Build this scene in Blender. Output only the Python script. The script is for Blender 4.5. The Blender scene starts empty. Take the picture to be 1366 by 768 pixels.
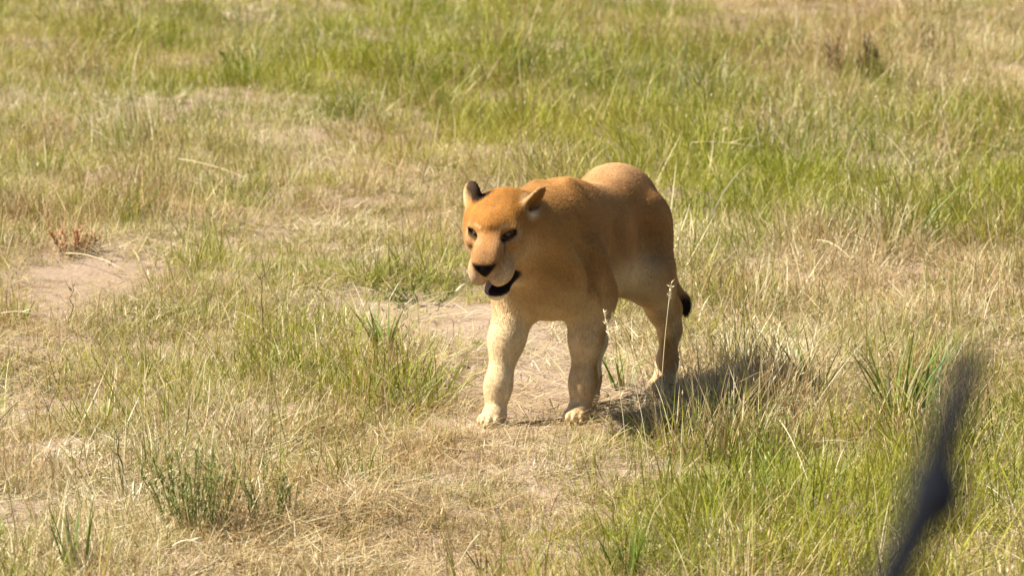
import bpy, math, random
import numpy as np
from mathutils import Vector, Matrix

# ------------------------------------------------------------------ camera, sky, sun, exposure
scene = bpy.context.scene
col = scene.collection
R = math.radians
CAM_Y, CAM_Z, LENS, PITCH = -14.0, 2.75, 150.0, 9.34
FPX = LENS / 36.0 * 1366.0

cam_data = bpy.data.cameras.new('camera')
cam = bpy.data.objects.new('camera', cam_data)
col.objects.link(cam)
cam.location = (0, CAM_Y, CAM_Z)
cam.rotation_euler = (R(90 - PITCH), 0, 0)
cam_data.lens = LENS
cam_data.sensor_width = 36
cam_data.clip_start = 0.1
cam_data.clip_end = 2000
cam_data.dof.use_dof = True
cam_data.dof.focus_distance = 13.95
cam_data.dof.aperture_fstop = 6.3
scene.camera = cam

SUN_EL, SUN_AZ = 49.0, 271.0          # azimuth: degrees clockwise from +Y (north): 270 = from -X
world = bpy.data.worlds.new('World')
scene.world = world
world.use_nodes = True
wn = world.node_tree
for n in list(wn.nodes): wn.nodes.remove(n)
sky = wn.nodes.new('ShaderNodeTexSky')
sky.sky_type = 'NISHITA'
sky.sun_disc = False
sky.sun_elevation = R(SUN_EL)
sky.sun_rotation = R(SUN_AZ)
bg = wn.nodes.new('ShaderNodeBackground')
bg.inputs['Strength'].default_value = 0.05
out = wn.nodes.new('ShaderNodeOutputWorld')
wn.links.new(sky.outputs[0], bg.inputs[0])
wn.links.new(bg.outputs[0], out.inputs[0])

sun_data = bpy.data.lights.new('sun', 'SUN')
sun_data.energy = 5.0
sun_data.angle = R(0.53)
sun_data.color = (1.0, 0.955, 0.88)
sun = bpy.data.objects.new('sun', sun_data)
col.objects.link(sun)
sd = Vector((math.sin(R(SUN_AZ)) * math.cos(R(SUN_EL)), math.cos(R(SUN_AZ)) * math.cos(R(SUN_EL)), math.sin(R(SUN_EL))))
sun.location = sd * 30
sun.rotation_euler = sd.to_track_quat('Z', 'Y').to_euler()

scene.view_settings.view_transform = 'Standard'
scene.view_settings.look = 'None'
scene.view_settings.gamma = 1
scene.view_settings.exposure = 1.55
scene.cycles.max_bounces = 4
scene.cycles.diffuse_bounces = 2
scene.cycles.glossy_bounces = 2
scene.cycles.transmission_bounces = 3

# ------------------------------------------------------------------ helpers
rng = np.random.default_rng(11)
random.seed(5)

def ray_z(py, Rh):
    """height of the point seen at picture row py, Rh metres in front of the camera"""
    return CAM_Z - Rh * math.tan(R(PITCH) + math.atan((py - 384) / FPX))

def G(px, py, z=0.0):
    """picture point -> place on the ground"""
    a = R(PITCH) + math.atan((py - 384) / FPX)
    Rh = (CAM_Z - z) / math.tan(a)
    slant = Rh * math.cos(R(PITCH)) + (CAM_Z - z) * math.sin(R(PITCH))
    return ((px - 683) / FPX * slant, CAM_Y + Rh)

def hgt(x, y):
    """gentle unevenness of the ground, level where the lioness stands"""
    w = 1 - np.exp(-(((x - .25) / .9) ** 2 + ((y - .2) / .9) ** 2))
    return w * (0.025 * np.sin(x * 1.7 + 1.3) * np.cos(y * 1.1 - .4) + 0.018 * np.sin(x * 3.9 - y * 2.6) + 0.012 * np.cos(y * 5.1 + x * 4.3 + 2))

def tag(o, label=None, cat=None, group=None, kind=None):
    if label: o['label'] = label
    if cat: o['category'] = cat
    if group: o['group'] = group
    if kind: o['kind'] = kind
    return o

def mesh_obj(name, verts, faces, mat, parent=None, smooth=True, link=True):
    me = bpy.data.meshes.new(name)
    me.from_pydata([tuple(map(float, v)) for v in verts], [], [tuple(map(int, f)) for f in faces])
    me.validate()
    if smooth: me.polygons.foreach_set('use_smooth', [True] * len(me.polygons))
    if mat: me.materials.append(mat)
    o = bpy.data.objects.new(name, me)
    if link: col.objects.link(o)
    if parent: o.parent = parent
    return o

def empty(name, loc):
    o = bpy.data.objects.new(name, None)
    o.empty_display_size = .1
    o.location = loc
    col.objects.link(o)
    return o

def new_mat(name):
    m = bpy.data.materials.new(name)
    m.use_nodes = True
    nt = m.node_tree
    for n in list(nt.nodes): nt.nodes.remove(n)
    return m, nt, nt.nodes, nt.links

def mixc(nt, fac, a, b, blend='MIX'):
    n = nt.nodes.new('ShaderNodeMix')
    n.data_type = 'RGBA'; n.blend_type = blend
    for sock, v in ((n.inputs[0], fac), (n.inputs[6], a), (n.inputs[7], b)):
        if hasattr(v, 'is_linked'): nt.links.new(v, sock)
        elif isinstance(v, (int, float)): sock.default_value = v
        else: sock.default_value = (*v, 1)
    return n.outputs[2]

def math_n(nt, op, a, b=None, clamp=False):
    n = nt.nodes.new('ShaderNodeMath'); n.operation = op; n.use_clamp = clamp
    for s, v in zip(n.inputs, (a, b)):
        if v is None: continue
        if hasattr(v, 'is_linked'): nt.links.new(v, s)
        else: s.default_value = v
    return n.outputs[0]

def noise(nt, scale, detail=4, rough=.6, vec=None):
    n = nt.nodes.new('ShaderNodeTexNoise')
    n.inputs['Scale'].default_value = scale; n.inputs['Detail'].default_value = detail; n.inputs['Roughness'].default_value = rough
    if vec: nt.links.new(vec, n.inputs['Vector'])
    return n.outputs[0]

def ramp(nt, fac, stops):
    n = nt.nodes.new('ShaderNodeValToRGB')
    while len(n.color_ramp.elements) < len(stops): n.color_ramp.elements.new(.5)
    for e, (p, c) in zip(n.color_ramp.elements, stops):
        e.position = p; e.color = (*c, 1)
    nt.links.new(fac, n.inputs[0])
    return n.outputs[0]

# ------------------------------------------------------------------ materials
def soil_material():
    m, nt, N, L = new_mat('dusty_soil')
    tc = N.new('ShaderNodeTexCoord').outputs['Object']
    big = noise(nt, .55, 5, .6, tc); mid = noise(nt, 5, 6, .65, tc); fine = noise(nt, 60, 4, .7, tc)
    c = ramp(nt, big, [(.3, (.20, .125, .068)), (.5, (.265, .185, .118)), (.7, (.315, .228, .160))])
    c = mixc(nt, math_n(nt, 'MULTIPLY', mid, .6), c, (.24, .155, .085))
    c = mixc(nt, .55, c, ramp(nt, fine, [(.3, (.12, .08, .05)), (.55, (.265, .195, .135)), (.75, (.38, .305, .225))]))
    b = N.new('ShaderNodeBsdfPrincipled')
    L.new(c, b.inputs['Base Color']); b.inputs['Roughness'].default_value = .95
    b.inputs['Specular IOR Level'].default_value = .15
    bp = N.new('ShaderNodeBump'); bp.inputs['Strength'].default_value = .8; bp.inputs['Distance'].default_value = .02
    L.new(math_n(nt, 'ADD', mid, math_n(nt, 'MULTIPLY', fine, .4)), bp.inputs['Height']); L.new(bp.outputs[0], b.inputs['Normal'])
    o = N.new('ShaderNodeOutputMaterial'); L.new(b.outputs[0], o.inputs[0])
    return m

def blade_material(name, green, straw, instanced=True, green_fac=None, trans=.3):
    """each blade is fresh or dry: its own random number against the greenness of its place"""
    m, nt, N, L = new_mat(name)
    a = N.new('ShaderNodeAttribute'); a.attribute_name = 'blade'                    # r, value, along
    sep = N.new('ShaderNodeSeparateColor'); L.new(a.outputs['Color'], sep.inputs[0])
    if instanced:
        t = N.new('ShaderNodeAttribute'); t.attribute_type = 'INSTANCER'; t.attribute_name = 'tint'
        ts = N.new('ShaderNodeSeparateColor'); L.new(t.outputs['Color'], ts.inputs[0])
        g, vary, hue = ts.outputs[0], ts.outputs[1], ts.outputs[2]
    else:
        v = N.new('ShaderNodeValue'); v.outputs[0].default_value = green_fac; g = v.outputs[0]
        v2 = N.new('ShaderNodeValue'); v2.outputs[0].default_value = .5; vary = v2.outputs[0]; hue = v2.outputs[0]
    gc = ramp(nt, math_n(nt, 'ADD', math_n(nt, 'MULTIPLY', sep.outputs[1], .55), math_n(nt, 'MULTIPLY', hue, .45)), green)
    sc_ = ramp(nt, math_n(nt, 'ADD', math_n(nt, 'MULTIPLY', sep.outputs[1], .6), math_n(nt, 'MULTIPLY', vary, .4)), straw)
    diff = math_n(nt, 'MULTIPLY', math_n(nt, 'SUBTRACT', g, sep.outputs[0]), 3.2)
    f = math_n(nt, 'ADD', diff, .5, True)
    c = mixc(nt, f, sc_, gc)
    b = N.new('ShaderNodeBsdfPrincipled')
    L.new(c, b.inputs['Base Color']); b.inputs['Roughness'].default_value = .55; b.inputs['Specular IOR Level'].default_value = .35
    tr = N.new('ShaderNodeBsdfTranslucent'); L.new(c, tr.inputs[0])
    mx = N.new('ShaderNodeMixShader'); mx.inputs[0].default_value = trans
    L.new(b.outputs[0], mx.inputs[1]); L.new(tr.outputs[0], mx.inputs[2])
    o = N.new('ShaderNodeOutputMaterial'); L.new(mx.outputs[0], o.inputs[0])
    return m

GREEN = [(0.0, (.085, .125, .008)), (.35, (.175, .198, .009)), (.65, (.275, .262, .014)), (1.0, (.37, .315, .045))]
STRAW = [(0.0, (.20, .095, .028)), (.22, (.325, .205, .075)), (.6, (.475, .37, .18)), (1.0, (.80, .72, .53))]  # palest stop raised to imitate sun glints among the blades
M_SOIL = soil_material()
M_GRASS = blade_material('savanna_grass', GREEN, STRAW)
FRESH = [(0.0, (.065, .135, .014)), (.5, (.14, .215, .020)), (1.0, (.27, .31, .045))]
M_FRESH = blade_material('fresh_blades', FRESH, STRAW, False, .86, .35)
M_SHRUB = blade_material('shrub_leaves', [(0, (.07, .10, .014)), (.5, (.15, .18, .026)), (1, (.27, .28, .06))], STRAW, False, .80, .35)
M_STRAW = blade_material('dry_straw', FRESH, [(0, (.50, .38, .18)), (.5, (.66, .55, .32)), (1, (.80, .73, .52))], False, -.5, .2)
M_BROWN = blade_material('withered_brown', FRESH, [(0, (.06, .035, .017)), (.5, (.13, .08, .035)), (1, (.25, .16, .075))], False, -.5, .2)
M_RUST = blade_material('rusty_dry', FRESH, [(0, (.22, .09, .03)), (.5, (.40, .20, .08)), (1, (.58, .38, .2))], False, -.5, .2)

# ------------------------------------------------------------------ ground
def make_ground():
    xs = np.concatenate([[-900, -300, -100, -40, -20], np.linspace(-9, 9, 121), [20, 40, 100, 300, 900]])
    ys = np.concatenate([[-300, -100, -40, -16], np.linspace(-8, 24, 213), [30, 40, 60, 120, 400, 1200]])
    X, Y = np.meshgrid(xs, ys)
    Z = hgt(X, Y) + rng.normal(0, .004, X.shape)
    v = np.stack([X.ravel(), Y.ravel(), Z.ravel()], 1)
    nx = len(xs); f = []
    for j in range(len(ys) - 1):
        for i in range(nx - 1):
            a = j * nx + i
            f.append((a, a + 1, a + nx + 1, a + nx))
    o = mesh_obj('ground', v, f, M_SOIL)
    tag(o, 'dusty tan soil of the savanna showing between grass', 'ground', kind='structure')
make_ground()

# ------------------------------------------------------------------ where the grass is green, dry, tall or worn away
def blob(px, py, rx, ry, w):
    x, y = G(px, py)
    s = FPX / (y - CAM_Y)
    y0, y1 = G(px, py + ry)[1], G(px, max(py - ry, -150))[1]
    return (x, y, rx / s, (y1 - y0) / 2, w)

GREEN_B = [blob(*b) for b in (
    (200, 40, 260, 70, .2), (520, 40, 200, 60, .3), (720, 80, 220, 110, .34), (930, 120, 160, 120, .2), (1330, 210, 110, 90, .32),
    (1010, 240, 170, 70, .25), (1150, 150, 120, 60, .06), (700, 190, 160, 60, .18),
    (1180, 70, 170, 60, -.30), (1000, 10, 80, 30, -.1), (380, 270, 170, 50, -.22), (100, 300, 120, 60, -.2), (520, 330, 110, 60, -.05), (1200, 390, 220, 80, -.28), (1000, 400, 110, 50, -.22),
    (500, 440, 80, 50, .25), (200, 430, 110, 45, .16), (350, 440, 90, 40, .12), (180, 620, 180, 70, -.15), (30, 560, 90, 100, -.3),
    (660, 620, 140, 60, -.25), (560, 730, 220, 60, -.22), (330, 570, 120, 50, -.1), (1000, 660, 150, 90, .34), (1200, 700, 170, 90, .33), (870, 740, 110, 60, .25), (1180, 520, 70, 60, .2), (1050, 520, 130, 40, -.22), (960, 540, 150, 45, -.30), (450, 510, 110, 60, .16), (160, 450, 140, 50, .1), (1330, 250, 120, 90, .15), (1000, 250, 180, 60, .15), (150, 90, 220, 70, .2), (30, 150, 140, 90, .14), (400, 150, 200, 70, .12))]
HEIGHT_B = [blob(*b) for b in (
    (300, 60, 350, 90, .3), (750, 90, 350, 120, .38), (1300, 150, 180, 140, .3), (1000, 220, 250, 90, .25),
    (380, 300, 200, 60, -.15), (100, 370, 140, 40, -.6), (600, 425, 110, 40, -.75), (690, 520, 110, 60, -.75), (780, 545, 100, 30, -.45), (640, 600, 90, 40, -.55), (660, 680, 140, 70, -.45),
    (540, 740, 200, 40, -.45), (30, 690, 60, 50, -.6), (40, 560, 60, 60, -.35), (1050, 660, 200, 90, .22), (1230, 640, 140, 100, .25), (240, 450, 200, 50, .12), (450, 520, 90, 60, .15), (1150, 420, 200, 60, -.1), (980, 560, 130, 45, .25), (110, 395, 120, 35, -.4))]
BARE_B = [blob(*b) for b in (
    (105, 385, 105, 34, 1.2), (595, 425, 95, 38, 1.5), (690, 480, 70, 70, .55), (745, 520, 90, 45, .6), (640, 560, 50, 40, .35), (20, 695, 60, 36, 1.1), (930, 420, 70, 25, .35), (30, 545, 60, 60, .7), (850, 520, 70, 35, .3), (330, 340, 60, 20, .4), (700, 600, 70, 30, .35), (420, 410, 40, 20, .4), (560, 745, 120, 25, .3))]

VARY_B = [blob(*b) for b in (
    (1190, 70, 170, 60, -.34), (110, 290, 90, 50, -.35), (620, 170, 120, 60, -.15), (40, 560, 80, 90, -.4), (1150, 370, 160, 50, -.15), (1010, 700, 60, 40, -.2),
    (390, 270, 140, 50, .22), (180, 620, 160, 70, .2), (1060, 480, 160, 50, .22), (680, 640, 130, 60, .12), (330, 560, 80, 40, .2), (1290, 420, 80, 50, .2), (900, 560, 100, 40, .15))]

def field(x, y, blobs, base):
    f = np.full(x.shape, base)
    for bx, by, rx, ry, w in blobs:
        f = f + w * np.exp(-((x - bx) / rx) ** 2 - ((y - by) / ry) ** 2)
    return f

def wav(x, y, s, seed):
    r = np.random.default_rng(seed)
    v = np.zeros(x.shape)
    for k in range(7):
        a = r.uniform(0, 6.28); q = s * r.uniform(.6, 1.9); ph = r.uniform(0, 6.28)
        v = v + np.sin(q * (math.cos(a) * x + math.sin(a) * y) + ph + .8 * np.sin(q * .7 * (math.sin(a) * x - math.cos(a) * y)))
    return v / 3.0

# ------------------------------------------------------------------ grass clumps
def blade_strip(base, az, length, lean, curl, width, seg, V, F, C, cr, cv, twist=0.0):
    """one tapering bent blade appended to V, F, C"""
    p = np.array(base, float); th = lean
    d = np.array([math.cos(az), math.sin(az), 0]); side = np.array([-math.sin(az + twist), math.cos(az + twist), 0])
    i0 = len(V)
    for k in range(seg + 1):
        t = k / seg
        w = width * (1 - t ** 1.6) * .5 + .0003
        if k < seg:
            V.append(p - side * w); V.append(p + side * w); C += [(cr, cv, t)] * 2
        else:
            V.append(p.copy()); C.append((cr, cv, t))
        st = length / seg
        p = p + (d * math.sin(th) + np.array([0, 0, math.cos(th)])) * st
        th += curl / seg
        if p[2] < .004: p[2] = .004
    for k in range(seg - 1):
        a = i0 + 2 * k
        F.append((a, a + 1, a + 3, a + 2))
    a = i0 + 2 * (seg - 1)
    F.append((a, a + 1, a + 2))

def seed_head(p, az, lean, length, rad, V, F, C, cr, cv):
    """small spindle of seeds at the end of a stem"""
    d = np.array([math.sin(lean) * math.cos(az), math.sin(lean) * math.sin(az), math.cos(lean)])
    s1 = np.cross(d, (0.3, .2, .9)); s1 /= np.linalg.norm(s1); s2 = np.cross(d, s1)
    i0 = len(V)
    V.append(p); C.append((cr, cv, .5))
    for k in range(3):
        a = k * 2.094
        V.append(p + d * length * .4 + (s1 * math.cos(a) + s2 * math.sin(a)) * rad); C.append((cr, cv, .6))
    V.append(p + d * length); C.append((cr, cv, 1))
    for k in range(3):
        q = (k + 1) % 3
        F.append((i0, i0 + 1 + q, i0 + 1 + k)); F.append((i0 + 4, i0 + 1 + k, i0 + 1 + q))

def add_blade_attr(o, C):
    a = o.data.attributes.new('blade', 'FLOAT_COLOR', 'POINT')
    arr = np.ones((len(C), 4), np.float32); arr[:, :3] = np.array(C, np.float32)
    a.data.foreach_set('color', arr.ravel())

def clump(name, n, rad, len_rng, lean_rng, curl_rng, width_rng, seg, seeds=0.0, flat=False, mat=M_GRASS, link=False):
    V, F, C = [], [], []
    for i in range(n):
        a = random.uniform(0, 6.283); r = rad * math.sqrt(random.random())
        b = (r * math.cos(a), r * math.sin(a), random.uniform(.004, .03) if flat else -.01)
        az = random.uniform(0, 6.283) if flat or random.random() < .4 else a + random.gauss(0, .7)
        L_ = random.uniform(*len_rng) * random.choice((.6, .8, 1, 1))
        lean = random.uniform(*lean_rng); curl = random.uniform(*curl_rng)
        cr, cv = random.random(), random.random()
        n0 = len(V)
        blade_strip(b, az, L_, lean, curl, random.uniform(*width_rng), seg, V, F, C, cr, cv, random.uniform(-1.2, 1.2))
        if random.random() < seeds:
            seed_head(V[-1].copy(), az, lean + curl, random.uniform(.010, .026), random.uniform(.0012, .0022), V, F, C, min(1, cr + .5), min(1, cv * .7 + .25))
    o = mesh_obj(name, V, F, mat, link=link, smooth=False)
    add_blade_attr(o, C)
    return o

def make_collection(name, objs):
    c = bpy.data.collections.new(name)
    for o in objs: c.objects.link(o)
    return c

def scatter(name, pts, rotz, tilt, scl, idx, tint, coll, label, cat):
    """one object of uncountable grass: points carrying clumps"""
    n = len(pts)
    me = bpy.data.meshes.new(name)
    me.vertices.add(n)
    me.vertices.foreach_set('co', pts.astype(np.float32).ravel())
    def attr(nm, ty, arr, key):
        a = me.attributes.new(nm, ty, 'POINT'); a.data.foreach_set(key, arr.ravel())
    rot = np.zeros((n, 3), np.float32); rot[:, 0] = tilt[:, 0]; rot[:, 1] = tilt[:, 1]; rot[:, 2] = rotz
    attr('rot', 'FLOAT_VECTOR', rot, 'vector')
    attr('scl', 'FLOAT_VECTOR', scl.astype(np.float32), 'vector')
    attr('pick', 'INT', idx.astype(np.int32), 'value')
    t4 = np.ones((n, 4), np.float32); t4[:, :3] = tint
    attr('tint', 'FLOAT_COLOR', t4, 'color')
    o = bpy.data.objects.new(name, me); col.objects.link(o)
    ng = bpy.data.node_groups.new(name, 'GeometryNodeTree')
    ng.interface.new_socket('Geometry', in_out='INPUT', socket_type='NodeSocketGeometry')
    ng.interface.new_socket('Geometry', in_out='OUTPUT', socket_type='NodeSocketGeometry')
    N, L = ng.nodes, ng.links
    gi, go = N.new('NodeGroupInput'), N.new('NodeGroupOutput')
    ci = N.new('GeometryNodeCollectionInfo'); ci.inputs['Collection'].default_value = coll
    ci.inputs['Separate Children'].default_value = True; ci.inputs['Reset Children'].default_value = True
    ip = N.new('GeometryNodeInstanceOnPoints'); ip.inputs['Pick Instance'].default_value = True
    def na(nm, ty):
        q = N.new('GeometryNodeInputNamedAttribute'); q.data_type = ty; q.inputs[0].default_value = nm; return q.outputs[0]
    L.new(gi.outputs[0], ip.inputs['Points']); L.new(ci.outputs[0], ip.inputs['Instance'])
    L.new(na('pick', 'INT'), ip.inputs['Instance Index'])
    e2r = N.new('FunctionNodeEulerToRotation'); L.new(na('rot', 'FLOAT_VECTOR'), e2r.inputs[0])
    L.new(e2r.outputs[0], ip.inputs['Rotation']); L.new(na('scl', 'FLOAT_VECTOR'), ip.inputs['Scale'])
    L.new(ip.outputs[0], go.inputs[0])
    md = o.modifiers.new('scatter', 'NODES'); md.node_group = ng
    tag(o, label, cat, kind='stuff')
    return o

def sample_points(n, near=-4.2, far=21.0):
    """spread over the ground in front of the camera, thinner with distance"""
    y = near + (far - near) * rng.random(n) ** 1.12
    half = 2.1 + (y + 4.2) * .215
    x = (rng.random(n) * 2 - 1) * half
    return x, y

LION_FEET = [(-.056, -.10), (.225, -.04), (.537, .55), (.31, .22)]

def grass_layer(name, n, coll, nvar, kind, label):
    cg = ch = ct = 0.0
    if kind == 'tall':
        nc = n // 9
        cx, cy = sample_points(nc)
        who = rng.integers(0, nc, n)
        cr = rng.uniform(.03, .16, nc)
        x = cx[who] + rng.normal(0, 1, n) * cr[who]; y = cy[who] + rng.normal(0, 1, n) * cr[who]
        odd = rng.random(nc)[who]
        cg = rng.normal(0, .26, nc)[who]; ch = rng.normal(0, .22, nc)[who]; ct = rng.normal(0, .16, (nc, 2))[who]
    else:
        x, y = sample_points(n)
    g = field(x, y, GREEN_B, .40) + .16 * wav(x, y, 2.2, 3) + .15 * wav(x, y, 6.5, 4) + cg
    h = field(x, y, HEIGHT_B, 1.0) + .16 * wav(x, y, 2.6, 5) + .1 * wav(x, y, 7, 8) + ch
    bare = np.clip(field(x, y, BARE_B, 0) + .22 * wav(x, y, 4.5, 9), 0, 1)
    patch = .5 + .5 * np.clip(wav(x, y, 3.3, 15), -1, 1)
    keep = np.ones(n, bool)
    tilt0 = np.zeros((n, 2)) + ct
    u = rng.random(n)
    if kind == 'mat':
        keep &= u > bare * .93
        s = np.clip(.75 + .35 * (h - .8), .35, 1.3) * (1 - .45 * bare)
    elif kind == 'tall':
        keep &= (u < np.clip((h - .66) * .7, 0.02, 1) * (.35 + .75 * patch)) & (bare < .45)
        s = np.clip(.45 + .55 * h, .35, 1.5)
        for fx, fy in LION_FEET: keep &= (np.hypot(x - fx, (y - fy)) > .13)
        keep &= (s < .6) | ~((x > -.3) & (x < .36) & (y > -.62) & (y < .12))
        keep &= ~((np.abs(x - .33) < .22) & (y > -.2) & (y < .9))
        keep &= (s < .62) | ~((x > -.3) & (x < .44) & (y > -1.1) & (y < .45))
    elif kind == 'litter':
        dry = np.clip(.95 - g, .15, 1)
        keep &= u < dry * (1 - .5 * bare)
        s = np.clip(.8 + .3 * patch, .6, 1.2)
    if kind == 'mat':
        for fx, fy in LION_FEET: s = np.where(np.hypot(x - fx, y - fy) < .12, s * .8, s)
    x, y, g, h, s, patch, tilt0 = x[keep], y[keep], g[keep], h[keep], s[keep], patch[keep], tilt0[keep]
    m = len(x)
    s = s * rng.uniform(.75, 1.25, m)
    scl = np.stack([s * rng.uniform(.9, 1.15, m), s * rng.uniform(.9, 1.15, m), s * rng.uniform(.8, 1.2, m)], 1)
    pts = np.stack([x, y, hgt(x, y)], 1)
    tilt = rng.normal(0, .1, (m, 2)); tilt[:, 1] += .05; tilt += tilt0
    if kind == 'litter': tilt *= .4
    vary = np.clip(field(x, y, VARY_B, .5) + .3 * wav(x, y, 1.8, 21) + .2 * wav(x, y, 6, 22) + rng.normal(0, .16, m), 0, 1)
    hue = np.clip(.5 + .3 * wav(x, y, 1.5, 31) + .2 * wav(x, y, 5, 32) + rng.normal(0, .14, m), 0, 1)
    if kind == 'tall':
        o_ = odd[keep]
        g = np.where(o_ < .07, 1.1, np.where(o_ > .95, -.3, g)); hue = np.where(o_ < .07, .0, hue); vary = np.where(o_ > .95, 0., vary)
    if kind == 'litter': g = g - .35
    if kind == 'mat': g = g - .03
    tint = np.stack([np.clip(g + rng.normal(0, .1, m), -.3, 1.2), vary, hue], 1)
    print(name, m)
    return scatter(name, pts, rng.random(m) * 6.283, tilt, scl, rng.integers(0, nvar, m), tint, coll, label, 'grass')

mat_clumps = [clump('mat_clump', 32, .085, (.05, .15), (.1, 1.4), (-.9, 2.1), (.0018, .0038), 4) for i in range(7)]
tall_clumps = [clump('tall_clump', 30, .085, (.09, .25), (.02, .85), (-.6, 1.5), (.0018, .0040), 5, .15) for i in range(6)]
tall_clumps += [clump('stem_clump', 16, .10, (.14, .29), (.02, .5), (.0, .5), (.0014, .0024), 5, .8) for i in range(3)]
litter_clumps = [clump('litter_clump', 34, .17, (.04, .2), (1.2, 1.6), (-.2, .25), (.002, .0042), 3, flat=True) for i in range(5)]
c_mat, c_tall, c_lit = make_collection('mat_clumps', mat_clumps), make_collection('tall_clumps', tall_clumps), make_collection('litter_clumps', litter_clumps)
grass_layer('short_grass', 42000, c_mat, 7, 'mat', 'short curled savanna grass matted green and straw over the soil')
grass_layer('tall_grass', 26000, c_tall, 9, 'tall', 'taller upright savanna grass with thin seed stems swaying in patches')
grass_layer('straw_litter', 12000, c_lit, 5, 'litter', 'dry straw litter lying flat on the dusty soil')

def tube(path, radii, n, V, F):
    path = [np.array(p, float) for p in path]; base = len(V)
    for k, p in enumerate(path):
        d = path[min(k + 1, len(path) - 1)] - path[max(k - 1, 0)]; d /= np.linalg.norm(d) + 1e-9
        s1 = np.cross(d, (0.31, .95, .1)); s1 /= np.linalg.norm(s1); s2 = np.cross(d, s1)
        for i in range(n):
            a = 2 * math.pi * i / n
            V.append(p + (s1 * math.cos(a) + s2 * math.sin(a)) * radii[k])
    for k in range(len(path) - 1):
        for i in range(n):
            q = (i + 1) % n
            F.append((base + k * n + i, base + k * n + q, base + (k + 1) * n + q, base + (k + 1) * n + i))
    F.append(tuple(base + i for i in range(n))[::-1]); F.append(tuple(base + (len(path) - 1) * n + i for i in range(n)))

# ------------------------------------------------------------------ lioness: one continuous body from a blended distance field
HEAD_YAW = 23.0
ORG = np.array([.250, .24])
FWD = np.array([-math.sin(R(HEAD_YAW)), -math.cos(R(HEAD_YAW))]); LFT = np.array([-FWD[1], FWD[0]])

def rot_m(yaw, pitch, roll):
    """columns: forward, left, up of a tilted frame (pitch > 0 nose down)"""
    return np.array((Matrix.Rotation(yaw, 3, 'Z') @ Matrix.Rotation(pitch, 3, 'Y') @ Matrix.Rotation(roll, 3, 'X')), float)

class Field:
    def __init__(s, lo, hi, h):
        s.lo = np.array(lo); s.h = h
        s.n = np.ceil((np.array(hi) - s.lo) / h).astype(int) + 1
        s.D = np.full(s.n, 1.0, np.float32)
        s.ax = [s.lo[i] + h * np.arange(s.n[i]) for i in range(3)]
    def _box(s, lo, hi):
        a = np.clip(np.floor((lo - s.lo) / s.h).astype(int), 0, s.n - 1); b = np.clip(np.ceil((hi - s.lo) / s.h).astype(int) + 1, 1, s.n)
        sl = tuple(slice(a[i], b[i]) for i in range(3))
        P = np.stack(np.meshgrid(*[s.ax[i][sl[i]] for i in range(3)], indexing='ij'), -1).astype(np.float32)
        return sl, P
    def _comb(s, sl, d, k, sub):
        a = s.D[sl]
        if sub:
            d = -d; hh = np.maximum(k - np.abs(a - d), 0) / k
            s.D[sl] = np.maximum(a, d) + hh * hh * k * .25
        else:
            hh = np.maximum(k - np.abs(a - d), 0) / k
            s.D[sl] = np.minimum(a, d) - hh * hh * k * .25
    def ell(s, c, r, k=.04, M=None, sub=False):
        c = np.array(c, float); r = np.array(r, float)
        ext = r.max() + k + .03
        sl, P = s._box(c - ext, c + ext)
        q = P - c
        if M is not None: q = q @ M
        k0 = np.sqrt(((q / r) ** 2).sum(-1)); k1 = np.sqrt(((q / (r * r)) ** 2).sum(-1)) + 1e-6
        s._comb(sl, (k0 * (k0 - 1) / k1).astype(np.float32), k, sub)
    def cone(s, a, b, ra, rb, k=.04, sub=False):
        a = np.array(a, float); b = np.array(b, float)
        m = max(ra, rb) + k + .03
        sl, P = s._box(np.minimum(a, b) - m, np.maximum(a, b) + m)
        ba = b - a; t = np.clip(((P - a) @ ba) / (ba @ ba), 0, 1)
        d = np.linalg.norm(P - a - t[..., None] * ba, axis=-1) - (ra + (rb - ra) * t)
        s._comb(sl, d.astype(np.float32), k, sub)
    def chain(s, pts, k=.04):
        for (a, ra), (b, rb) in zip(pts[:-1], pts[1:]): s.cone(a, b, ra, rb, k)

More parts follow.
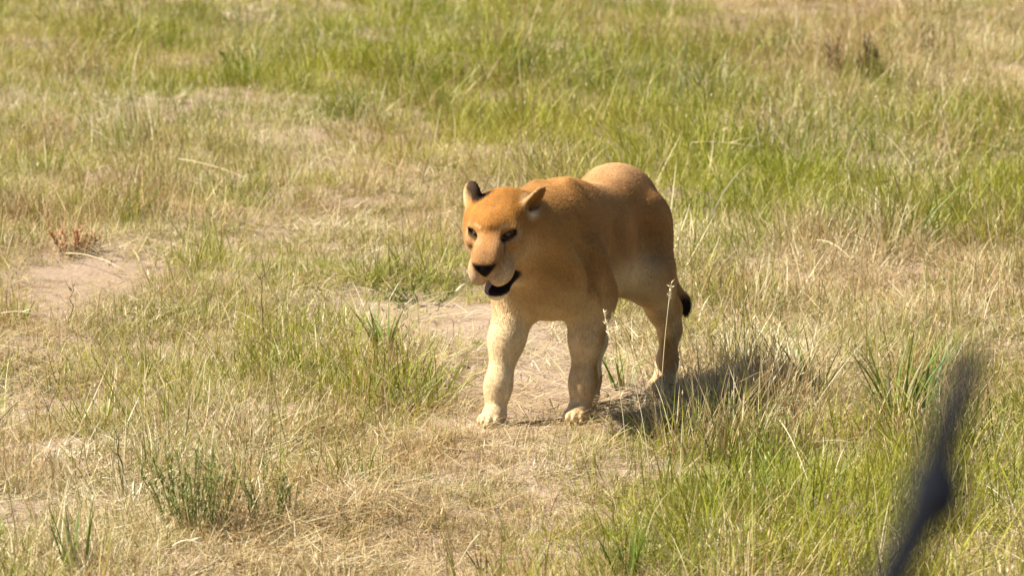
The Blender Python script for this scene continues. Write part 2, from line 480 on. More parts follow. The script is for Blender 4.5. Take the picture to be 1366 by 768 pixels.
def surface_nets(D, lo, h):
    n = np.array(D.shape)
    S = D < 0
    c = np.zeros(n - 1, np.int8)
    for dx in (0, 1):
        for dy in (0, 1):
            for dz in (0, 1):
                c += S[dx:n[0] - 1 + dx, dy:n[1] - 1 + dy, dz:n[2] - 1 + dz]
    I = np.argwhere((c > 0) & (c < 8))
    idx = np.full(n - 1, -1, np.int32); idx[tuple(I.T)] = np.arange(len(I))
    acc = np.zeros((len(I), 3)); cnt = np.zeros(len(I))
    cor = [np.array((a, b, q)) for a in (0, 1) for b in (0, 1) for q in (0, 1)]
    for i in range(8):
        for j in range(i + 1, 8):
            if np.abs(cor[i] - cor[j]).sum() != 1: continue
            da = D[tuple((I + cor[i]).T)]; db = D[tuple((I + cor[j]).T)]
            m = (da < 0) != (db < 0)
            t = np.where(m, da / np.where(m, da - db, 1), 0)
            acc += m[:, None] * (cor[i] + t[:, None] * (cor[j] - cor[i])); cnt += m
    V = (I + acc / cnt[:, None]) * h + lo
    Q = []
    for ax in range(3):
        o1, o2 = (ax + 1) % 3, (ax + 2) % 3
        a = [slice(None)] * 3; b = [slice(None)] * 3
        a[ax] = slice(0, n[ax] - 1); b[ax] = slice(1, n[ax])
        for o in (o1, o2): a[o] = slice(1, n[o] - 1); b[o] = slice(1, n[o] - 1)
        sa, sb = S[tuple(a)], S[tuple(b)]
        E = np.argwhere(sa != sb); inside = sa[tuple(E.T)]
        E[:, o1] += 1; E[:, o2] += 1
        def at(d1, d2):
            q = E.copy(); q[:, o1] -= d1; q[:, o2] -= d2
            return idx[tuple(q.T)]
        quad = np.stack([at(1, 1), at(0, 1), at(0, 0), at(1, 0)], 1)
        quad[~inside] = quad[~inside][:, ::-1]
        Q.append(quad)
    return V, np.concatenate(Q)

# head frame
HC = np.array([.545, -.083, .690]); HS = 1.04
HM = rot_m(R(7), R(18), R(0))
def H(p): return HC + HM @ (np.array(p, float) * HS)

def build_lioness():
    f = Field((-.72, -.34, -.02), (.88, .34, .93), .0055)
    # trunk
    f.ell((.10, -.005, .575), (.32, .136, .200), .05)
    f.ell((.27, -.018, .550), (.17, .138, .185), .08)
    f.ell((-.15, .000, .572), (.30, .124, .160), .08)
    f.ell((-.33, -.035, .640), (.18, .135, .147), .08)
    f.ell((-.41, -.025, .610), (.11, .118, .140), .06)
    f.ell((.21, -.040, .680), (.17, .075, .088), .08)
    # shoulder blades
    Ms = rot_m(0, R(-22), 0)
    f.ell((.230, .066, .652), (.070, .050, .168), .030, rot_m(0, R(-5), R(18)))
    f.ell((.255, -.125, .640), (.072, .050, .165), .035, rot_m(0, R(-8), R(-16)))
    # neck and throat
    f.chain([((.16, -.02, .64), .148), ((.32, -.050, .642), .120), ((.46, -.078, .658), .100)], .06)
    f.chain([((.28, -.02, .50), .14), ((.43, -.055, .575), .100)], .08)
    # forelegs
    f.chain([((.31, -.118, .53), .098), ((.265, -.134, .42), .080), ((.345, -.144, .28), .053), ((.405, -.150, .13), .037), ((.43, -.150, .05), .035)], .05)
    f.chain([((.29, .095, .53), .095), ((.205, .100, .42), .080), ((.230, .094, .28), .050), ((.240, .088, .13), .038), ((.258, .086, .05), .035)], .05)
    for (px_, py_) in ((.455, -.147), (.278, .085)):
        f.ell((px_, py_, .034), (.056, .038, .032), .025)
        for k, (du, dv) in enumerate(((.032, -.028), (.047, -.010), (.047, .010), (.032, .028))):
            f.ell((px_ + du, py_ + dv, .026), (.026, .0115, .022), .005)
    # hind legs
    f.ell((-.350, .100, .49), (.120, .060, .190), .06, rot_m(0, R(14), R(-4)))
    f.ell((-.30, -.06, .50), (.125, .060, .185), .06, rot_m(0, R(10), 0))
    f.chain([((-.35, .060, .58), .10), ((-.29, .120, .41), .078), ((-.395, .134, .28), .052), ((-.445, .135, .205), .034), ((-.415, .137, .09), .030), ((-.395, .137, .05), .032)], .045)
    f.chain([((-.33, -.04, .58), .10), ((-.14, -.070, .40), .078), ((-.13, -.045, .27), .046), ((-.150, -.025, .20), .034), ((-.035, .002, .09), .030), ((-.01, .010, .05), .032)], .045)
    for (px_, py_) in ((-.365, .136), (.024, .012)):
        f.ell((px_, py_, .032), (.056, .036, .030), .025)
        for k, (du, dv) in enumerate(((.032, -.026), (.046, -.009), (.046, .009), (.032, .026))):
            f.ell((px_ + du, py_ + dv, .025), (.026, .011, .021), .005)
    # flank fold, belly
    f.ell((-.20, .065, .44), (.10, .045, .08), .06)
    f.ell((-.275, .105, .43), (.085, .060, .085), .07)
    f.ell((-.05, .005, .465), (.26, .095, .09), .07)
    f.ell((.335, .150, .60), (.024, .040, .13), .07, rot_m(0, R(14), 0), True)                    # groove between neck and shoulder
    for sv in (-1, 1):
        f.ell((.085, sv * .170, .56), (.032, .036, .17), .045, rot_m(0, R(-14), 0), True)      # hollow behind the shoulder
        f.ell((-.200, sv * .158, .60), (.036, .024, .11), .060, rot_m(0, R(20), 0), True)        # hollow before the thigh
    # tail, hanging behind the left leg
    f.chain([((-.49, -.01, .64), .040), ((-.565, -.01, .54), .027), ((-.58, .02, .44), .020), ((-.575, .085, .36), .016), ((-.56, .138, .30), .017)], .03)
    f.ell((-.555, .152, .272), (.018, .018, .034), .02)
    # head ---------------------------------------------------------
    def he(c, r, k=.03, M=None, sub=False):
        f.ell(H(c), np.array(r) * HS, k, HM if M is None else HM @ M, sub)
    def hc(a, b, ra, rb, k=.03): f.cone(H(a), H(b), ra * HS, rb * HS, k)
    he((-.045, 0, .012), (.125, .102, .080), .05)                                   # skull
    he((.030, 0, .044), (.085, .070, .040), .04)                                    # flat forehead
    for s in (-1, 1):
        he((.005, s * .062, -.035), (.085, .046, .076), .04)
        he((-.070, s * .080, -.055), (.080, .055, .105), .05)                       # ruff
        he((.078, s * .052, .040), (.030, .030, .0095), .016, rot_m(0, R(28), R(-s * 12)))    # brow
        he((.070, s * .062, -.010), (.045, .024, .022), .03)                        # cheekbone
    # broad straight bridge of the nose
    for yy in (-.023, 0, .023):
        hc((.055, yy, .032), (.182, yy * .8, -.040), .034, .024, .015)
    he((.115, 0, -.052), (.085, .050, .050), .03)
    for s in (-1, 1):
        he((.158, s * .030, -.082), (.044, .032, .044), .012)
        he((.130, s * .034, -.088), (.050, .030, .044), .012)                       # whisker pads
        he((.098, s * .040, -.078), (.065, .026, .044), .03)
    hc((-.03, 0, -.130), (.080, 0, -.170), .064, .038, .03)                         # lower jaw
    he((.098, 0, -.176), (.036, .036, .028), .02)                                   # chin
    # mouth, a little open
    he((.098, 0, -.147), (.066, .085, .0190), .010, rot_m(0, R(10), 0), True)
    # eye sockets
    for s in (-1, 1):
        he((.103, s * .055, .019), (.022, .023, .0090), .010, rot_m(R(s * 36), 0, R(s * 22)), True)
    # nose leather and nostrils
    he((.193, 0, -.040), (.015, .034, .011), .008)
    he((.195, 0, -.056), (.012, .012, .020), .010)
    for s in (-1, 1): he((.207, s * .014, -.047), (.012, .006, .004), .006, None, True)
    # ears: the right one upright, the left one laid out and back
    Mr = rot_m(R(-50), R(-8), R(-8))
    he((-.055, -.098, .072), (.022, .046, .050), .020, Mr)
    he((-.036, -.118, .080), (.020, .036, .038), .006, Mr, True)
    d_ = np.array((-.085, .050, .036)); d_ /= np.linalg.norm(d_)
    t_ = np.cross(d_, (.93, -.27, .25)); t_ /= np.linalg.norm(t_)
    if t_[2] > 0: t_ = -t_
    Ml = np.stack([t_, np.cross(d_, t_), d_], 1)
    he((-.056, .094, .062), (.012, .034, .066), .018, Ml)
    he(np.array((-.056, .096, .058)) + t_ * .011, (.010, .024, .052), .006, Ml, True)
    V, Q = surface_nets(f.D, f.lo, f.h)
    return V, Q

def to_world(V):
    W = np.empty_like(V)
    W[:, :2] = ORG + V[:, :1] * FWD + V[:, 1:2] * LFT
    W[:, 2] = V[:, 2]
    return W

def sm(a, b, x): 
    t = np.clip((x - a) / (b - a), 0, 1); return t * t * (3 - 2 * t)

def gauss(q, c, r): return np.exp(-(((q - np.array(c)) / np.array(r)) ** 2).sum(1))

TAWNY = np.array((.262, .130, .042)); ORANGE = np.array((.265, .112, .022)); CREAM = np.array((.64, .48, .27)); BUFF = np.array((.37, .195, .062)); SUNLIT_BACK = np.array((.46, .27, .125))
DARK = np.array((.016, .011, .008)); UMBER = np.array((.16, .075, .03))

def coat_colour(V, Nn):
    u, v, z = V.T
    c = np.tile(TAWNY, (len(V), 1))
    def mix(w, t):
        nonlocal c
        c = c + np.clip(w, 0, 1)[:, None] * (np.array(t) - c)
    mix(.25 * sm(.62, .78, z), ORANGE)
    mix(.75 * sm(.70, .80, z) * sm(.12, -.05, u), SUNLIT_BACK)  # back paler than the flanks: sunlight from above put into the coat colour
    mix(.75 * sm(.50, .36, z) * (u < .6), BUFF)
    # pale underside, chest, inner legs and paws
    mix(.75 * sm(.15, -.75, Nn[:, 2]) * sm(.64, .40, z), CREAM)
    mix(.55 * sm(.12, .0, z), CREAM)
    side = np.where(u > .1, v + .02, v - .04)
    inner = np.clip(-np.sign(side) * Nn[:, 1], 0, 1)
    mix(.95 * inner * sm(.46, .30, z), CREAM)
    mix(.5 * sm(.1, .8, Nn[:, 0]) * sm(.45, .32, z) * (u > .1), CREAM)
    mix(.45 * sm(.46, .34, z) * (v < -.06) * (u > .2), CREAM)  # right foreleg alone made paler, its sunlit side painted into the coat
    mix(.45 * gauss(V, (.42, -.08, .44), (.16, .16, .14)), CREAM)
    mix(.65 * gauss(V, (-.12, .10, .43), (.16, .10, .07)), CREAM)
    mix(.7 * gauss(V, (.43, .02, .58), (.12, .20, .16)), (.42, .205, .052))
    # tail tip
    mix(sm(.320, .295, z) * (u < -.53), DARK)
    # head
    q = ((V - HC) @ HM) / HS
    hw = sm(.40, .50, u) * sm(.30, .40, z)
    x, y, w = q.T
    mix(hw * .9 * sm(-.04, .04, w), ORANGE)
    ay = np.abs(y)
    sy = np.stack([x, ay, w], 1)
    def seg(a, b, r):
        a = np.array(a); b = np.array(b); t = np.clip(((sy - a) @ (b - a)) / ((b - a) @ (b - a)), 0, 1)
        d = np.linalg.norm(sy - a - t[:, None] * (b - a), axis=1)
        return sm(r * 1.5, r * .55, d)
    mix(hw * 1.1 * gauss(sy, (.160, .038, -.095), (.05, .035, .036)), (.58, .44, .29))
    mix(hw * 1.2 * gauss(q, (.09, 0, -.195), (.09, .07, .040)), (.70, .58, .40))
    mix(hw * .40 * gauss(sy, (.06, .085, -.075), (.08, .05, .05)), CREAM)
    mix(hw * .5 * gauss(sy, (.13, .03, .005), (.05, .03, .035)), (.42, .25, .125))
    mix(hw * .25 * gauss(sy, (.080, .080, .015), (.03, .02, .03)), CREAM)
    mix(hw * .70 * seg((.112, .040, -.004), (.085, .078, .004), .005), CREAM)
    mix(hw * .25 * seg((.105, .032, .045), (.090, .050, .048), .006), CREAM)
    mix(hw * .75 * gauss(q, (.180, 0, -.022), (.035, .022, .022)), (.13, .075, .040))
    mix(hw * .98 * seg((.117, .038, .011), (.090, .076, .025), .0120), (.012, .008, .006))
    mix(hw * .95 * seg((.118, .040, .009), (.128, .043, -.014), .0080), (.03, .017, .010))
    mix(hw * .75 * seg((.128, .043, -.014), (.165, .038, -.046), .0100), UMBER * .5)
    for kk in range(3): mix(hw * .4 * gauss(sy, (.16, .052, -.070 - .015 * kk), (.03, .02, .0035)), UMBER * .8)
    mix(hw * .5 * gauss(q, (.03, .0, .09), (.06, .007, .03)), UMBER)
    mix(hw * .35 * gauss(sy, (.03, .030, .09), (.05, .006, .03)), UMBER)
    # nose leather, mouth line and lips
    nw = .038 * np.clip((w + .085) / .048, .12, 1)
    mix(sm(1.12, .92, ay / nw) * sm(-.028, -.034, w) * sm(-.090, -.078, w) * (x > .168), (.016, .010, .008))
    lip = sm(1.12, .95, np.sqrt((((q - (.100, 0, -.149)) / (.084, .10, .034)) ** 2).sum(1)))
    mix(hw * lip, (.018, .010, .009))
    # ears: black backs, pale tufts inside
    hn = Nn @ HM
    er = sm(1.35, 1.0, np.sqrt((((q - (-.055, -.098, .086)) / (.05, .055, .056)) ** 2).sum(1)))
    mix(hw * .95 * er * np.maximum(sm(-.35, .15, hn[:, 1] - .35 * hn[:, 0]), sm(-.128, -.108, y)) * sm(.062, .082, w), DARK)
    mix(hw * .5 * er * sm(.1, -.4, hn[:, 1]) * sm(-.112, -.128, y), CREAM)
    mix(hw * .8 * gauss(q, (-.045, -.145, .075), (.035, .03, .03)), CREAM)
    el = sm(1.3, 1.0, np.sqrt((((q - (-.060, .100, .062)) / (.06, .04, .06)) ** 2).sum(1)))
    mix(hw * .25 * el * sm(.2, .8, hn[:, 2]), CREAM)
    mix(hw * .9 * gauss(q, (-.012, .108, .038), (.020, .016, .012)), CREAM)
    mix(hw * .9 * gauss(q, (-.030, .112, .052), (.022, .018, .010)), UMBER * .4)
    return np.clip(c, 0, 1)

def fur_material():
    m, nt, N, L = new_mat('lion_coat')
    a = N.new('ShaderNodeAttribute'); a.attribute_name = 'coat'
    tc = N.new('ShaderNodeTexCoord').outputs['Object']
    mp = N.new('ShaderNodeMapping'); mp.inputs['Scale'].default_value = (1, 1, .35); L.new(tc, mp.inputs[0])
    fine = noise(nt, 160, 3, .6, mp.outputs[0]); mid = noise(nt, 14, 4, .6, tc)
    c = mixc(nt, 1.0, a.outputs['Color'], ramp(nt, fine, [(.25, (.68, .68, .68)), (.75, (1.25, 1.25, 1.25))]), 'MULTIPLY')
    c = mixc(nt, 1.0, c, ramp(nt, mid, [(.3, (.74, .70, .66)), (.7, (1.2, 1.2, 1.2))]), 'MULTIPLY')
    b = N.new('ShaderNodeBsdfPrincipled')
    L.new(c, b.inputs['Base Color']); b.inputs['Roughness'].default_value = .8; b.inputs['Specular IOR Level'].default_value = .05
    b.inputs['Sheen Weight'].default_value = .05; b.inputs['Sheen Roughness'].default_value = .4; L.new(c, b.inputs['Sheen Tint'])
    bp = N.new('ShaderNodeBump'); bp.inputs['Strength'].default_value = .35; bp.inputs['Distance'].default_value = .006
    L.new(math_n(nt, 'ADD', fine, mid), bp.inputs['Height']); L.new(bp.outputs[0], b.inputs['Normal'])
    o = N.new('ShaderNodeOutputMaterial'); L.new(b.outputs[0], o.inputs[0])
    return m

def simple_mat(name, colr, rough=.5, spec=.5):
    m, nt, N, L = new_mat(name)
    tc = N.new('ShaderNodeTexCoord').outputs['Object']
    n = noise(nt, 40, 3, .6, tc)
    c = mixc(nt, 1.0, colr, ramp(nt, n, [(.3, (.8, .8, .8)), (.7, (1.2, 1.2, 1.2))]), 'MULTIPLY')
    b = N.new('ShaderNodeBsdfPrincipled'); L.new(c, b.inputs['Base Color'])
    b.inputs['Roughness'].default_value = rough; b.inputs['Specular IOR Level'].default_value = spec
    o = N.new('ShaderNodeOutputMaterial'); L.new(b.outputs[0], o.inputs[0])
    return m

def make_lioness():
    root = empty('lioness', (ORG[0], ORG[1], 0))
    tag(root, 'tawny young lioness walking through dry grass with mouth slightly open', 'lion')
    V, Q = build_lioness()
    W = to_world(V)
    O3 = np.array([ORG[0], ORG[1], 0])
    me = bpy.data.meshes.new('body')
    me.from_pydata([], [], [])
    me.vertices.add(len(V)); me.vertices.foreach_set('co', (W - O3).astype(np.float32).ravel())
    me.loops.add(len(Q) * 4); me.loops.foreach_set('vertex_index', Q.astype(np.int32).ravel())
    me.polygons.add(len(Q)); me.polygons.foreach_set('loop_start', np.arange(0, len(Q) * 4, 4, dtype=np.int32))
    me.update(calc_edges=True); me.validate()
    me.polygons.foreach_set('use_smooth', np.ones(len(Q), bool))
    nn = np.empty(len(V) * 3, np.float32); me.vertices.foreach_get('normal', nn); nn = nn.reshape(-1, 3)
    loc_n = np.stack([nn[:, :2] @ FWD, nn[:, :2] @ LFT, nn[:, 2]], 1)
    # orientation check: normals must point away from the trunk axis
    cc = coat_colour(V, loc_n)
    a = me.attributes.new('coat', 'FLOAT_COLOR', 'POINT')
    c4 = np.ones((len(V), 4), np.float32); c4[:, :3] = cc; a.data.foreach_set('color', c4.ravel())
    fm = fur_material(); me.materials.append(fm)
    o = bpy.data.objects.new('body', me); col.objects.link(o); o.parent = root
    print('lion verts', len(V), 'up normal at back', loc_n[np.argmax(np.where(np.abs(V[:, 0]) < .1, V[:, 2], -1))])
    # eyes
    em = simple_mat('amber_eye', (.060, .026, .006), .2, .4); pm = simple_mat('pupil', (.006, .005, .004), .1, .6)
    for s in (-1, 1):
        p = H((.0865, s * .0485, .0170)); w = to_world(p[None])[0]
        bm_v, bm_f = sphere(.0155, 16, 12)
        e = mesh_obj('eye', bm_v, bm_f, em, root); e.location = w - O3
        d = HM @ np.array((math.cos(.35), s * math.sin(.35), .05)); dw = d[0] * np.append(FWD, 0) + d[1] * np.append(LFT, 0) + d[2] * np.array((0, 0, 1))
        pv, pf = sphere(.0075, 10, 8)
        pu = mesh_obj('pupil', pv, pf, pm, e); pu.location = dw * .0092
    return root, V, W, Q, nn, loc_n, cc, O3

def sphere(r, nu, nv):
    v = [(0, 0, r)]; f = []
    for j in range(1, nv):
        for i in range(nu):
            a, b = 2 * math.pi * i / nu, math.pi * j / nv
            v.append((r * math.sin(b) * math.cos(a), r * math.sin(b) * math.sin(a), r * math.cos(b)))
    v.append((0, 0, -r)); e = len(v) - 1
    for i in range(nu):
        k = (i + 1) % nu
        f.append((0, 1 + i, 1 + k)); f.append((e, e - nu + k, e - nu + i))
        for j in range(nv - 2): f.append((1 + j * nu + i, 1 + (j + 1) * nu + i, 1 + (j + 1) * nu + k, 1 + j * nu + k))
    return v, f

LION = make_lioness()

def make_fur():
    root, V, W, Q, nn, loc_n, cc, O3 = LION
    n = 230000
    qi = rng.integers(0, len(Q), n)
    w4 = rng.dirichlet((1, 1, 1, 1), n)
    vi = Q[qi]
    P = (V[vi] * w4[..., None]).sum(1); Nn = (loc_n[vi] * w4[..., None]).sum(1); Nn /= np.linalg.norm(Nn, axis=1)[:, None] + 1e-9
    C = (cc[vi] * w4[..., None]).sum(1)
    u, v, z = P.T
    q = ((P - HC) @ HM) / HS
    hw = sm(.42, .50, u) * sm(.40, .46, z)
    # hair lies backwards on the trunk, down the legs, away from the nose on the face
    flow = np.tile((-1.0, 0, -.25), (n, 1))
    leg = sm(.50, .36, z)[:, None]
    flow = flow * (1 - leg) + leg * np.array((-.15, 0, -1.0))
    face = (P - H((.19, 0, -.03))); face /= np.linalg.norm(face, axis=1)[:, None] + 1e-9
    flow = flow * (1 - hw[:, None]) + hw[:, None] * (face + np.array((0, 0, -.25)))
    flow += rng.normal(0, .28, (n, 3))
    t = flow - Nn * (flow * Nn).sum(1)[:, None]; t /= np.linalg.norm(t, axis=1)[:, None] + 1e-9
    L_ = .0115 + .004 * sm(.5, .40, z) * sm(.3, .38, z)
    L_ = L_ + .007 * gauss(P, (.40, -.03, .50), (.14, .16, .12)) + .006 * gauss(P, (.42, .05, .66), (.10, .12, .14)) + .005 * gauss(P, (-.1, 0, .40), (.3, .15, .06))
    L_ = np.where(z < .34, .0075, L_)
    muzzle = sm(-.02, .06, q[:, 0]) * hw
    L_ = L_ * (1 - muzzle) + .004 * muzzle
    L_ = np.where((u < -.53) & (z < .33), .022, L_)
    ear = (hw > .5) & (q[:, 2] > .07) & (np.abs(q[:, 1]) > .07)
    L_ = np.where(ear, .009, L_)
    dark = C.mean(1) < .05
    L_ = np.where(dark & (hw > .5) & ~ear, .002, L_)
    L_ = L_ * rng.uniform(.6, 1.25, n)
    lift = rng.uniform(.08, .36, n)[:, None]
    d = t * np.sqrt(1 - lift ** 2) + Nn * lift
    side = np.cross(d, Nn); side /= np.linalg.norm(side, axis=1)[:, None] + 1e-9
    wd = rng.uniform(.0005, .001, n)[:, None]
    A = P - side * wd - Nn * .0008; B = P + side * wd - Nn * .0008; T = P + d * L_[:, None]
    X = to_world(np.stack([A, B, T], 1).reshape(-1, 3)) - O3
    C = C * (1 + .16 * wav(u * 9, z * 9 + v * 6, 2.0, 77) + .10 * wav(u * 22, z * 14 + v * 18, 2.0, 78))[:, None]
    shade = rng.uniform(.78, 1.22, n)[:, None]
    c4 = np.ones((n * 3, 4), np.float32); c4[:, :3] = np.repeat(C * shade, 3, 0)
    tri = np.arange(n * 3, dtype=np.int32).reshape(-1, 3)
    g = np.cross(X[tri[:, 1]] - X[tri[:, 0]], X[tri[:, 2]] - X[tri[:, 0]])
    wn_ = np.repeat((nn[vi] * w4[..., None]).sum(1), 3, 0); wn_ /= np.linalg.norm(wn_, axis=1)[:, None]
    flip = (g * wn_[::3]).sum(1) < 0
    tri[flip] = tri[flip][:, ::-1]
    me = bpy.data.meshes.new('fur')
    me.vertices.add(n * 3); me.vertices.foreach_set('co', X.astype(np.float32).ravel())
    me.loops.add(n * 3); me.loops.foreach_set('vertex_index', tri.ravel())
    me.polygons.add(n); me.polygons.foreach_set('loop_start', np.arange(0, n * 3, 3, dtype=np.int32))
    me.update(calc_edges=True)
    me.polygons.foreach_set('use_smooth', np.ones(n, bool))
    a = me.attributes.new('coat', 'FLOAT_COLOR', 'POINT'); a.data.foreach_set('color', c4.ravel())
    nr = wn_ + rng.normal(0, .16, (n, 3)).repeat(3, 0); nr /= np.linalg.norm(nr, axis=1)[:, None]
    me.normals_split_custom_set_from_vertices(nr.astype(np.float32))
    m, nt, N, L = new_mat('lion_hair')
    at = N.new('ShaderNodeAttribute'); at.attribute_name = 'coat'
    b = N.new('ShaderNodeBsdfPrincipled'); L.new(at.outputs['Color'], b.inputs['Base Color'])
    b.inputs['Roughness'].default_value = .7; b.inputs['Specular IOR Level'].default_value = .06
    o_ = N.new('ShaderNodeOutputMaterial'); L.new(b.outputs[0], o_.inputs[0])
    me.materials.append(m)
    o = bpy.data.objects.new('fur', me); col.objects.link(o); o.parent = root
    tag(o, kind='stuff')
make_fur()

# ------------------------------------------------------------------ single plants one can point at
def blade_mesh(name, length, lean, curl, width, seg, mat):
    V, F, C = [], [], []
    blade_strip((0, 0, -.015), 0, length, lean, curl, width, seg, V, F, C, random.random(), random.random(), random.uniform(-.9, .9))
    # a folded midrib gives the blade its thickness
    V2 = list(V); F2 = list(F); n0 = len(V)
    for p in V: V2.append(p + np.array((.0008, 0, .0002)))
    F2 += [tuple(n0 + i for i in reversed(f)) for f in F]
    o = mesh_obj(name, V2, F2, mat, smooth=False)
    add_blade_attr(o, C + C)
    return o

def grass_tuft(px, py, n, h, lean, width, mat, label, name='grass_tuft', rad=.035, group=None):
    x, y = G(px, py)
    root = empty(name, (x, y, float(hgt(np.array(x), np.array(y)))))
    tag(root, label, 'grass tuft', group)
    for i in range(n):
        L_ = h * random.uniform(.55, 1.1)
        o = blade_mesh('blade', L_, random.uniform(.0, lean), random.uniform(.05, .75), width * random.uniform(.7, 1.2), 6, mat)
        a = random.uniform(0, 6.283); r = rad * math.sqrt(random.random())
        o.parent = root; o.location = (r * math.cos(a), r * math.sin(a), 0); o.rotation_euler = (0, 0, a + random.gauss(0, .6))
    return root

def tube_obj(name, path, radii, n, mat, parent, attr=None):
    V, F = [], []
    tube(path, radii, n, V, F)
    o = mesh_obj(name, V, F, mat, parent)
    add_blade_attr(o, [(attr or (random.random(), random.random(), .5))] * len(V))
    return o

def leafy_shrub(px, py, n, h, spread, leaf, mat, label, name='leafy_shrub', cat='shrub', per=46):
    x, y = G(px, py)
    root = empty(name, (x, y, float(hgt(np.array(x), np.array(y)))))
    tag(root, label, cat)
    for i in range(n):
        a = random.uniform(0, 6.283); r = spread * math.sqrt(random.random()); hh = h * random.uniform(.6, 1.1) * (1.15 - .5 * r / spread)
        P = [np.array((r * .55 * math.cos(a) + r * .45 * math.cos(a) * t ** 1.5 + random.gauss(0, .004), r * .55 * math.sin(a) + r * .45 * math.sin(a) * t ** 1.5 + random.gauss(0, .004), hh * t - .01)) for t in np.linspace(0, 1, 6)]
        st = tube_obj('stem', P, np.linspace(.0018, .0007, 6), 5, mat, root)
        V, F, C = [], [], []
        for k in range(per):
            t = random.random() ** .7 * 5; q = min(int(t), 4); b = P[q] + (P[q + 1] - P[q]) * (t - q)
            blade_strip(b + np.array((0, 0, .002)), random.uniform(0, 6.283), leaf * random.uniform(.6, 1.3), random.uniform(.2, 1.4), random.uniform(-.2, .8), leaf * .17, 3, V, F, C, random.random(), random.random(), 0)
        fo = mesh_obj('foliage', V, F, mat, st, smooth=False); add_blade_attr(fo, C)
        fo['kind'] = 'stuff'
    return root

def straw_stalk(p0, p1, label, arch=.012, rad=.0022, mat=M_STRAW, z0=.10, group=None):
    """a single dry stalk lying over the grass between two places"""
    a = np.array((*G(*p0, z0), z0)); b = np.array((*G(*p1, z0), z0)); m = (a + b) / 2
    root = empty('straw_stalk', tuple(a)); tag(root, label, 'straw', group)
    P = [(1 - t) * a + t * b + np.array((0, 0, arch * 4 * t * (1 - t))) - a for t in np.linspace(0, 1, 8)]
    tube_obj('stalk', P, [rad * (1 - .6 * t) for t in np.linspace(0, 1, 8)], 5, mat, root)
    d = P[-1] - P[0]; L_ = np.linalg.norm(d)
    V, F, C = [], [], []
    blade_strip(P[4], math.atan2(d[1], d[0]) + .5, L_ * .35, 1.2, .4, .006, 4, V, F, C, .5, .7, .4)
    lf = mesh_obj('dry_leaf', V, F, mat, root, smooth=False); add_blade_attr(lf, C)
    return root

def seed_stem(px, py, h, lean, az, label, mat=M_STRAW, head=.07, rad=.0017):
    x, y = G(px, py)
    root = empty('seed_stem', (x, y, float(hgt(np.array(x), np.array(y))))); tag(root, label, 'grass stem')
    P = []; p = np.array((0, 0, -.01)); th = lean
    for k in range(8):
        P.append(p.copy()); p = p + np.array((math.sin(th) * math.cos(az), math.sin(th) * math.sin(az), math.cos(th))) * h / 7; th += .05
    st = tube_obj('stem', P, [rad * (1 - .06 * k) for k in range(8)], 5, mat, root)
    V, F, C = [], [], []
    d = P[-1] - P[-2]; d /= np.linalg.norm(d)
    for k in range(26):
        t = random.random(); b = P[-1] + d * head * (t - .75)
        seed_head(b, random.uniform(0, 6.283), random.uniform(.5, 1.3), random.uniform(.008, .02), .0022, V, F, C, .5, random.random())
    sh = mesh_obj('seed_head', V, F, mat, root, smooth=False); add_blade_attr(sh, C)
    return root

def weed_stem(px, py, h, lean, az, label, mat=M_BROWN, rad=.0028, side=4):
    x, y = G(px, py)
    root = empty('weed_stem', (x, y, float(hgt(np.array(x), np.array(y))))); tag(root, label, 'weed')
    d = np.array((math.sin(lean) * math.cos(az), math.sin(lean) * math.sin(az), math.cos(lean)))
    P = [d * h * t + np.array((random.gauss(0, .006), random.gauss(0, .006), 0)) * (t > 0) for t in np.linspace(-.03, 1, 7)]
    tube_obj('stem', P, np.linspace(rad, rad * .45, 7), 5, mat, root)
    for k in range(side):
        t = random.uniform(.35, .95); b = d * h * t; a = random.uniform(0, 6.283); L_ = h * random.uniform(.12, .3)
        e = b + np.array((math.cos(a) * .6, math.sin(a) * .6, .8)) * L_
        tube_obj('twig', [b, (b + e) / 2 + np.array((0, 0, -.01)), e], [rad * .6, rad * .45, rad * .3], 4, mat, root)
    return root

grass_tuft(1196, 560, 28, .38, .38, .013, M_FRESH, 'tall fresh green grass tuft with broad blades beside the bare sapling')
grass_tuft(1232, 545, 11, .34, .3, .011, M_FRESH, 'thin fresh green tuft close behind the broad-bladed green tuft')
grass_tuft(515, 480, 24, .25, .5, .009, M_FRESH, 'low green tuft with splayed blades next to bare soil by the lioness')
grass_tuft(693, 108, 26, .34, .38, .010, M_FRESH, 'tall bright green tuft in the far grass behind the lioness head')
grass_tuft(185, 52, 20, .26, .5, .012, M_FRESH, 'dark green broad-leaved tuft far off next to grey-green scrub')
grass_tuft(1158, 205, 16, .22, .5, .009, M_FRESH, 'green tuft below the withered brown weeds')
grass_tuft(838, 765, 20, .20, .5, .008, M_FRESH, 'bushy green tuft at the near edge of the straw path')
grass_tuft(648, 752, 7, .15, .6, .009, M_FRESH, 'few-bladed green sprig alone in the dry straw path')
grass_tuft(100, 770, 16, .24, .35, .010, M_FRESH, 'yellow-green upright tuft left of the small leafy shrub')
grass_tuft(1085, 530, 12, .28, .6, .010, M_FRESH, 'loose leaning green tuft in dry grass between lioness and sapling')
grass_tuft(30, 425, 10, .10, .7, .009, M_FRESH, 'short bluish green tuft on the bare pinkish soil')
grass_tuft(830, 520, 14, .20, .8, .007, M_FRESH, 'green tuft growing between the front and hind legs of the lioness')
M_DRYT = blade_material('dry_tuft', FRESH, STRAW, False, .12, .35)
